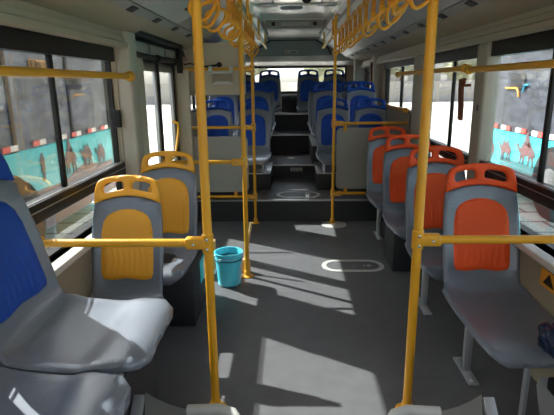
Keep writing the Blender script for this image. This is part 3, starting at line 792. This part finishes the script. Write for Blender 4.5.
# roof unit, dome lamp, dome camera, grey brackets
t = empty('roof_air_unit', (0, 0, 0), 'grey roof air unit with louvres at the rear of the ceiling', 'air conditioner')
a = MB(); a.box(-0.33, 0.45, 7.0, 7.9, 2.28, 2.40, 0.02); a.build('housing', M['partition'], t)
for x0, x1 in ((-0.25, -0.20), (-0.12, 0.26), (0.32, 0.37)):
    a = MB(); a.box(x0, x1, 6.988, 7.005, 2.31, 2.36, 0.003); a.build('louvre', M['slot'] if x1-x0 < 0.1 else M['label'], t)
a = MB(); a.lathe((0.02, 6.0, 2.40), [(0.06, -0.03), (0.12, -0.02), (0.14, 0.0)], 28); tag(a.build('dome_lamp', M['steel']), 'round grey dome in the middle of the rear ceiling', 'ceiling dome')
t = empty('dome_camera', (0.17, 5.2, 2.40), 'black dome camera under the middle of the ceiling', 'camera')
a = MB(); a.lathe((0, 0, 0), [(0.02, -0.075), (0.045, -0.055), (0.055, -0.03), (0.05, -0.015)], 24); a.build('dome', M['rubber'], t)
a = MB(); a.lathe((0, 0, 0), [(0.065, -0.02), (0.07, -0.01), (0.07, 0.0)], 24); a.build('collar', M['steel'], t)
for sx, lb in ((-0.22, 'left grey loop handle hanging from the rear ceiling'), (0.38, 'right grey loop handle hanging from the rear ceiling')):
    t = empty('ceiling_loop', (sx, 5.3, 2.40), lb, 'ceiling bracket')
    a = MB(); a.box(-0.10, 0.10, -0.03, 0.03, -0.09, -0.06, 0.012, 3); a.build('bar', M['steel'], t)
    a = MB(); a.tube([(0.05 if sx < 0 else -0.05, 0, -0.07), (0.05 if sx < 0 else -0.05, 0, 0.0)], 0.01, 10); a.build('post', M['steel'], t)

# brown holders on the right pillars
def holder(label, x, y, z, s=1.0):
    t = empty('hammer_holder', (x, y, z), label, 'hammer holder')
    def fm(u, v, wv): return Vector((wv, u*s, v*s))
    plate([(-0.04, 0.0), (-0.05, 0.02), (-0.03, 0.035), (0.0, 0.02), (0.045, 0.03), (0.05, -0.01), (0.04, -0.10), (0.02, -0.20), (0.01, -0.30), (-0.045, -0.31), (-0.04, -0.18), (-0.02, -0.12), (-0.01, -0.03)][::-1], [], fm, lambda u, v, d: 0.012, lambda u, v, d: -0.012, 0.03).build('strap_body', M['brown'], t)
    a = MB(); a.box(-0.015, 0.06, -0.015, 0.015, -0.03, -0.01, 0.003); a.build('mount', M['brown'], t)
holder('brown hammer holder hanging on the pillar between the two right windows', 1.225, 3.56, 1.54, 0.85)
holder('smaller brown holder far back beside the last right window', 1.19, 7.35, 1.80, 0.9)

# stickers
st = empty('step_sticker', (0, 0, 0), 'small pale sticker on the dark riser between the blue seats', 'sticker')
a = MB(); a.box(0.0, 0.17, 6.742, 6.7445, 0.335, 0.385); a.build('sheet', M['label'], st, smooth=False)
for k in range(4):
    a = MB(); x = 0.02+k*0.036; a.box(x, x+0.026, 6.7405, 6.742, 0.345, 0.349); a.box(x, x+0.026, 6.7405, 6.742, 0.358, 0.362); a.box(x+0.011, x+0.016, 6.7405, 6.742, 0.340, 0.378); a.box(x+0.003, x+0.022, 6.7405, 6.742, 0.371, 0.375); a.build('character', M['dark'], st, smooth=False)
t = empty('pillar_sticker', (0, 0, 0), 'small pale sticker on the right pillar beside the big window', 'sticker')
a = MB(); a.box(1.2955, 1.299, 3.39, 3.45, 1.26, 1.40); a.build('sheet', M['label'], t, smooth=False)
a = MB(); a.box(1.2935, 1.2955, 3.405, 3.435, 1.35, 1.39); a.build('print', M['brown'], t, smooth=False)

# ------------------------------------------------------------------ floor fittings
def ring_plate(label, x0, x1, y0, y1, z, rim=0.04):
    t = empty('floor_hatch', (0, 0, 0), label, 'floor hatch')
    r = (y1-y0)/2
    def fm(u, v, wv): return Vector((u, v, z+wv))
    plate(rrect(x0, x1, y0, y1, r*0.98, 8), [rrect(x0+rim, x1-rim, y0+rim, y1-rim, (r-rim)*0.97, 8)[::-1]], fm, lambda u, v, d: 0.005, lambda u, v, d: 0.0, 0.1).build('rim', M['rim'], t)
    plate(rrect(x0+rim, x1-rim, y0+rim, y1-rim, (r-rim)*0.97, 8), [], fm, lambda u, v, d: 0.002, lambda u, v, d: 0.0, 0.1).build('lid', M['floor'], t)
    a = MB(); a.lathe((x1-rim-0.09, (y0+y1)/2, z), [(0.02, 0.002), (0.02, 0.004), (0.008, 0.005)], 12); a.lathe((x1-rim-0.13, (y0+y1)/2, z), [(0.012, 0.002), (0.012, 0.004), (0.006, 0.005)], 12); a.build('lock', M['alu'], t)
ring_plate('oval metal-rimmed floor hatch in the aisle beside the orange seats', 0.27, 0.81, 3.80, 4.08, 0.0005)
ring_plate('oval floor hatch at the edge of the raised step between the blue seats', -0.17, 0.36, 5.46, 5.78, 0.2505)
a = MB(); a.lathe((0.49, 5.20, 0.0005), [(0.14, 0), (0.14, 0.004), (0.11, 0.006)], 30)
tag(a.build('floor_disc', M['rim']), 'round metal floor disc under the farther right pole', 'floor plate')

# bucket
t = empty('bucket', (-0.49, 3.56, 0.0), 'bright cyan plastic bucket on the floor beside the left pole', 'bucket')
a = MB(); a.lathe((0, 0, 0), [(0.086, 0.0), (0.09, 0.004), (0.108, 0.262), (0.114, 0.266), (0.114, 0.272), (0.105, 0.272), (0.103, 0.262), (0.085, 0.010), (0.02, 0.008)], 40); a.build('body', M['bucket'], t)
a = MB(); a.lathe((0, 0, 0), [(0.109, 0.215), (0.1125, 0.216), (0.1125, 0.222), (0.109, 0.223)], 40); bm_ = mat('dark_teal_band', srgb(20, 92, 104), 0.5); a.build('band', bm_, t); a = MB(); a.lathe((0, 0, 0), [(0.089, 0.004), (0.0935, 0.004), (0.0935, 0.010), (0.089, 0.012)], 40); a.build('band', bm_, t)
a = MB(); a.tube([(0.112, -0.01, 0.245), (0.108, -0.04, 0.20), (0.086, -0.073, 0.12), (0.070, -0.078, 0.01)], 0.003, 8)
a.tube([(-0.112, -0.01, 0.245), (-0.05, -0.105, 0.238), (0.05, -0.105, 0.238), (0.112, -0.01, 0.245)], 0.003, 8); a.build('wire_handle', M['steel'], t)
# water in bucket
a = MB(); a.lathe((0, 0, 0), [(0.095, 0.180), (0.0955, 0.182), (0.01, 0.183)], 32); a.build('water', mat('grey_water', srgb(120, 170, 180), 0.08), t)
# broom stick by the pole
t = empty('broom', (0, 0, 0), 'pale wooden broom leaning by the pole behind the bucket', 'broom')
a = MB(); a.tube([(-0.385, 3.80, 0.10), (-0.33, 3.86, 0.42)], 0.011, 10); a.build('stick', M['wood'], t)
a = MB(); a.box(-0.43, -0.34, 3.78, 3.82, 0.0, 0.12, 0.01); a.build('head', M['wood'], t)
# tan board leaning by the door
t = empty('cardboard_box', (-0.80, 3.76, 0.0), 'tan cardboard box on the floor between bucket and yellow seat', 'box')
a = MB(); a.box(-0.14, 0.16, 0, 0.12, 0.03, 0.27, 0.004); a.build('body', M['wood'], t)
a = MB(); a.box(-0.15, 0.17, -0.01, 0.13, 0.0, 0.03, 0.004); a.build('base', M['white'], t)

# bag on front right seat
t = empty('plastic_bag', (1.12, 1.84, 0.43), 'dark blue crumpled bag lying on the right edge of the nearest orange seat', 'bag')
bm = bmesh.new(); bmesh.ops.create_icosphere(bm, subdivisions=4, radius=0.085)
from mathutils import noise
for v in bm.verts:
    d = 1+0.28*noise.noise(v.co*18)+0.12*noise.noise(v.co*45)
    v.co *= d; v.co.z *= 0.85; v.co.z += 0.065; v.co.x *= 0.8
mb = MB(); mb.bm.free(); mb.bm = bm; mb.build('bag_body', M['bag'], t)
a = MB(); a.tube([(-0.03, -0.02, 0.12), (-0.02, -0.03, 0.16), (0.02, -0.02, 0.17), (0.04, 0, 0.13)], 0.006, 8); a.build('bag_knot', M['bag'], t)
# lower right: bracket plate and near leg
t = empty('seat_bracket', (0, 0, 0), 'grey metal plate with bolt and black block at the bottom right corner', 'bracket')
def fmb(u, v, wv): return Vector((u, 1.86+wv, v))
plate([(1.07, 0.26), (1.10, 0.12), (1.15, 0.02), (1.32, 0.02), (1.32, 0.30), (1.08, 0.30)][::-1], [], fmb, lambda u, v, d: -0.004, lambda u, v, d: 0.004, 0.05).build('plate', M['steel'], t)
a = MB(); a.lathe((1.16, 1.856, 0.09), [(0.004, -0.018), (0.014, -0.014), (0.016, 0.0)], 8, 'Y'); a.build('bolt', M['bolt'], t)
a = MB(); a.box(1.11, 1.19, 1.79, 1.855, 0.25, 0.31, 0.006); a.build('block', M['rubber'], t)
a = MB(); a.box(1.08, 1.10, 1.97, 2.0, 0.0, 0.405, 0.002)
tag(a.build('support_leg', M['steel']), 'thin grey upright under the front edge of the nearest orange seat', 'support')

# curved guards at the bottom of the view
def guard(sgn, cx, label):
    t = empty('seat_edge_frame', (cx, 1.50, -0.055), label, 'frame')
    s = sgn
    # tube loop: outer end (aisle) drops to the floor
    pts = [(s*0.02, 0.05, 0.415), (-s*0.10, 0.045, 0.425), (-s*0.15, 0.03, 0.42), (-s*0.185, -0.01, 0.40), (-s*0.195, -0.06, 0.35), (-s*0.195, -0.10, 0.28), (-s*0.195, -0.12, 0.02), (-s*0.195, -0.12, 0.055)]
    a = MB(); a.tube(pts, 0.021, 14); a.build('tube_loop', M['rim'], t)
    def fm(u, v, wv): return Vector((s*u, 0.06+0.05*u/0.18-0.5*v*0.5, 0.415-v*0.75)) + Vector((0, -0.4, 0.6))*wv
    def dip(u): return 0.04*math.sin(math.pi*min(1, max(0, u/0.19)))
    ol = [(0.0, 0.30), (0.20, 0.30), (0.20, -0.03), (0.15, -0.008), (0.10, 0.006), (0.05, 0.012), (0.0, 0.012)]
    plate(ol, [], fm, lambda u, v, d: 0.010, lambda u, v, d: -0.010, 0.04).build('grey_panel', M['guard'], t)
    a = MB(); a.box(-0.022 if s > 0 else -0.022, 0.022, -0.19, 0.0, -0.012, 0.012, 0.004, 2, Matrix.Translation((s*0.225, 0.125, 0.425)) @ Matrix.Rotation(math.radians(40), 4, 'X'))
    a.build('end_bracket', M['steel'], t)
    a = MB(); a.box(s*0.225-0.02, s*0.225+0.02, -0.02, 0.02, 0.055, 0.34, 0.004); a.build('leg', M['steel'], t)
guard(-1, -0.37, 'curved grey and metal seat edge at the bottom left of the view')
guard(1, 0.53, 'curved grey and metal seat edge at the bottom right of the view')

# small notice on right wall
t = empty('wall_notice', (0, 0, 0), 'small yellow warning notice on the right wall below the ledge', 'sticker')
a = MB(); a.box(1.264, 1.268, 2.14, 2.30, 0.55, 0.64); a.build('sheet', M['strap'], t, smooth=False)
a = MB(); a.prism([(2.17, 0.57), (2.27, 0.57), (2.22, 0.63)], 1.262, 1.264, 'X'); a.build('triangle', M['rubber'], t, smooth=False)

# ------------------------------------------------------------------ outside
a = MB(); a.box(-120, 120, -60, 130, GZ-0.05, GZ); struct(a.build('floor.001', M['ground'], smooth=False)).name = 'ground'
CAMEL = [(0.02, 0.62), (0.07, 0.70), (0.13, 0.72), (0.17, 0.66), (0.20, 0.56), (0.25, 0.54), (0.30, 0.62), (0.36, 0.78), (0.42, 0.84), (0.48, 0.74), (0.54, 0.72), (0.60, 0.84), (0.66, 0.82), (0.72, 0.66), (0.80, 0.60), (0.86, 0.50), (0.90, 0.36),
         (0.87, 0.36), (0.84, 0.44), (0.82, 0.28), (0.86, 0.0), (0.80, 0.0), (0.75, 0.26), (0.70, 0.34), (0.66, 0.0), (0.61, 0.0), (0.62, 0.34), (0.46, 0.32), (0.44, 0.0), (0.39, 0.0), (0.38, 0.32), (0.32, 0.20), (0.30, 0.0), (0.25, 0.0), (0.26, 0.28), (0.24, 0.38), (0.18, 0.42), (0.13, 0.52), (0.11, 0.60), (0.05, 0.58)]
RIDER = [(0.42, 0.76), (0.40, 0.92), (0.44, 1.02), (0.46, 1.14), (0.50, 1.18), (0.54, 1.14), (0.54, 1.04), (0.60, 0.94), (0.62, 0.80), (0.66, 0.60), (0.58, 0.66)]
MAN = [(0.40, 0.0), (0.44, 0.35), (0.34, 0.40), (0.36, 0.70), (0.30, 0.85), (0.42, 0.92), (0.44, 1.05), (0.52, 1.10), (0.60, 1.02), (0.60, 0.92), (0.70, 0.84), (0.66, 0.60), (0.70, 0.40), (0.62, 0.36), (0.64, 0.0), (0.54, 0.0), (0.52, 0.30), (0.48, 0.0)]
def outer_bus(sgn, X, y0, y1, label, figs, marks, mirror, cuts, k=1.0):
    """a parked city bus beside ours; X = its near side"""
    t = empty('city_bus', (X, (y0+y1)/2, GZ), label, 'bus')
    oy = (y0+y1)/2
    W = 2.5; s = sgn
    Z = lambda z: 1.55+(z-1.55)*k
    figs = [(a_, b_*k, Z(c_), d_*k, e_*k) for a_, b_, c_, d_, e_ in figs]; marks = [q*k for q in marks]
    def bx(mb, d0, d1, a, b, z0, z1, bev=0): mb.box(min(s*d0, s*d1), max(s*d0, s*d1), a-oy, b-oy, z0-GZ, z1-GZ, bev)
    a = MB(); bx(a, 0.0, W, y0, y1, 0.0-0.12, Z(0.87), 0.03)
    bx(a, 0.0, 0.10, y0, y0+0.12, 0.7, 2.1); bx(a, 0.0, 0.10, y1-0.12, y1, 0.7, 2.1); bx(a, W-0.1, W, y0, y1, 0.7, 2.1)
    a.build('body', M['teal'], t)
    a = MB(); bx(a, 0.0, W, y0, y1, 2.03, 2.28, 0.06); a.build('roof', M['busroof'], t)
    # windows, each bay its own
    ys = [y0+0.12]+cuts+[y1-0.12]
    for ya, yb in zip(ys, ys[1:]):
        a = MB(); bx(a, 0.02, 0.03, ya+0.03, yb-0.03, Z(0.87)-0.01, 2.03); a.build('window', M['buswin2' if sgn > 0 else 'buswin'], t, smooth=False)
        a = MB(); bx(a, 0.0, 0.05, yb-0.03, yb+0.03, Z(0.87), 2.05); a.build('window_post', M['rubber'], t, smooth=False)
    # mural
    def fm(u, v, wv): return Vector((-s*wv, u-oy, v-GZ))
    if figs:
        f0 = min(f[1] for f in figs)-0.3; f1 = max(f[1]+f[3] for f in figs)+0.3
        du = []
        yy = f0
        while yy <= f1: du.append((yy, Z(0.40)+0.05*math.sin(yy*2.1)+0.03*math.sin(yy*5))); yy += 0.12
        plate([(f0, -0.10)]+[(f1, -0.10)]+du[::-1], [], fm, lambda u, v, d: 0.004, lambda u, v, d: 0.001, 0.3).build('dune_print', M['dune'], t, smooth=False)
    for kind, fy, fz, wd, ht in figs:
        for src in ({'camel': [CAMEL], 'ridden': [CAMEL, RIDER], 'man': [MAN]}[kind]):
            pts = [((fy+(1-p[0] if mirror else p[0])*wd), fz+p[1]*ht) for p in src]
            if kind == 'man': pts = [(fy+p[0]*wd, fz+p[1]*ht/1.1) for p in src]
            plate(pts, [], fm, lambda u, v, d: 0.008, lambda u, v, d: 0.003, 0.2).build('camel_print' if kind != 'man' else 'figure_print', M['camel'], t, smooth=False)
    for ym in marks:
        a = MB(); bx(a, -0.006, 0.0, ym, ym+0.14*k, Z(0.885), Z(0.945)); a.build('reflector', M['red'], t, smooth=False)
        a = MB(); bx(a, -0.006, 0.0, ym+0.145*k, ym+0.28*k, Z(0.885), Z(0.945)); a.build('reflector', M['white'], t, smooth=False)
    # wheels in dark arches
    for yw in (y0+2.7, y1-2.7) if not figs or sgn > 0 else (4.72, y0+2.7):
        a = MB(); a.lathe((-s*0.004, yw-oy, 0.5), [(0.52, -0.004), (0.52, 0.012)], 36, 'X'); ar = a.build('wheel_arch', M['rubber'], t)
        a = MB(); a.lathe((-s*0.01, yw-oy, 0.48), [(0.30, -0.03), (0.45, -0.02), (0.48, 0.02), (0.48, 0.1)], 36, 'X'); wh = a.build('wheel', M['tyre'], t)
        a = MB(); a.lathe((-s*0.04, yw-oy, 0.48), [(0.06, -0.02), (0.10, -0.01), (0.24, 0.0), (0.27, 0.01)], 28, 'X'); a.build('hub', M['steel'], wh)
    return t, oy
LB, loy = outer_bus(-1, -2.9, 0.2, 7.85, 'teal bus with camel silhouettes parked outside the left windows, in shade',
    [('man', 5.35, 0.47, 0.28, 0.33), ('ridden', 5.95, 0.42, 0.50, 0.42), ('camel', 6.50, 0.40, 0.46, 0.42), ('camel', 7.02, 0.36, 0.44, 0.40)],
    [1.0, 1.8, 2.6, 3.4, 4.10, 4.75, 5.35, 5.90, 6.34, 6.86, 7.35], False, [1.2, 2.2, 3.6, 5.0, 6.4])
RB, roy = outer_bus(1, 3.6, 0.2, 9.3, 'sunlit teal bus with camel silhouettes parked outside the right windows',
    [('ridden', 5.86, 0.50, 0.62, 0.36), ('camel', 6.52, 0.47, 0.50, 0.34), ('camel', 7.06, 0.43, 0.42, 0.34)],
    [0.8, 1.4, 2.0, 2.8, 3.6, 4.4, 5.0, 5.42, 5.80, 6.24, 6.69, 7.10, 7.46], True, [1.4, 2.6, 4.2, 6.0], 1.2)
# things seen in the buses' windows
K = lambda y, z: (y*1.2-roy, 1.55+(z-1.55)*1.2-GZ)
a = MB(); a.box(-0.012, 0.0, K(6.42, 0)[0], K(6.80, 0)[0], K(0, 1.44)[1], K(0, 1.63)[1], 0.01); a.build('window_screen', M['rubber'], RB, loc=(-0.0, 0, 0))
a = MB(); a.tube([(0,)+K(*q) for q in ((6.93, 1.45), (6.62, 1.45), (6.57, 1.43), (6.53, 1.34))], 0.016, 10); a.build('grab_bar', M['pole'], RB, loc=(-0.01, 0, 0))
a = MB(); a.tube([(0,)+K(*q) for q in ((6.30, 1.50), (6.40, 1.49), (6.44, 1.40))], 0.012, 10); a.build('grab_bar', mat('cyan_bar', srgb(60, 190, 230), 0.4), RB, loc=(-0.01, 0, 0))
a = MB(); a.tube([(0, 6.52-loy, 1.40-GZ), (0, 6.55-loy, 1.43-GZ), (0, 6.85-loy, 1.43-GZ)], 0.010, 10); a.build('grab_bar', M['pole'], LB, loc=(0.01, 0, 0))
a = MB(); a.box(0.0, 0.014, 6.35-loy, 6.80-loy, 1.50-GZ, 1.70-GZ, 0.01); a.build('window_screen', M['rubber'], LB)
a = MB(); a.box(0.0, 0.015, 5.48-loy, 5.92-loy, 1.70-GZ, 1.84-GZ); sg_ = a.build('route_sign', M['amber'], LB, smooth=False)
a = MB(); a.box(0.015, 0.017, 5.49-loy, 5.62-loy, 1.71-GZ, 1.83-GZ); a.build('sign_panel', M['rubber'], sg_, smooth=False)
for i, ch in enumerate(('凡', '路', '公', '交')):
    c = bpy.data.curves.new('sign_text', 'FONT'); c.body = ch; c.size = 0.12; c.extrude = 0.001; c.align_x = 'CENTER'
    c.materials.append(M['amber'] if i == 0 else M['rubber'])
    tmp = bpy.data.objects.new('sign_text', c); C.objects.link(tmp)
    me = bpy.data.meshes.new_from_object(tmp.evaluated_get(bpy.context.evaluated_depsgraph_get())); bpy.data.objects.remove(tmp)
    o = bpy.data.objects.new('sign_character', me); C.objects.link(o); o.parent = sg_
    o.location = (0.019, (5.555+i*0.10)-loy, 1.722-GZ); o.rotation_euler = (math.pi/2, 0, math.pi/2)
# far backdrop: low wall, trees
a = MB(); a.box(-45, 45, 48, 48.4, GZ, 1.6); tag(a.build('boundary_wall', M['farwall'], smooth=False), 'long pale wall far behind the bus', 'wall')
def tree(x, y, h, lb):
    t = empty('tree', (x, y, GZ), lb, 'tree', 'trees far beyond the bus')
    a = MB(); a.tube([(0, 0, 0), (0.05, 0, h*0.45), (0, 0, h*0.8)], [0.2, 0.15, 0.06], 8); a.build('trunk', M['brown'], t)
    bm = bmesh.new(); bmesh.ops.create_icosphere(bm, subdivisions=3, radius=h*0.36)
    for v in bm.verts:
        v.co *= 1+0.35*noise.noise(v.co*0.9+Vector((x, y, 0))); v.co.z = v.co.z*1.1+h*0.65
    mb = MB(); mb.bm.free(); mb.bm = bm; mb.build('crown', M['trees'], t, smooth=False)
tx = [(-22, 54), (-13, 60), (-5, 55), (4, 60), (12, 54), (21, 60), (30, 53), (40, 50)]
for i, (x, y) in enumerate(tx): tree(x, y, 7+random.random()*3, 'hazy olive tree beyond the far pale wall')
for i, (x, y, hx, hy, hz, lb) in enumerate([(70, 86, 14, 5, 6.0, 'grey low building seen through the right side windows'), (-52, 78, 10, 5, 8, 'grey building beyond the left door glass')]):
    t = empty('building', (x, y, GZ), lb, 'building')
    a = MB(); a.box(-hx, hx, -hy, hy, 0, hz); a.build('wall', M['farwall'], t, smooth=False)
    a = MB(); a.box(-hx-0.2, hx+0.2, -hy-0.2, hy+0.2, hz, hz+0.3); a.build('roof', M['tyre'], t, smooth=False)
    for k in range(4):
        a = MB(); a.box(-hx+0.6+k*hx*0.5, -hx+1.6+k*hx*0.5, -hy-0.03, -hy, hz*0.4, hz*0.75); a.build('window', M['buswin'], t, smooth=False)
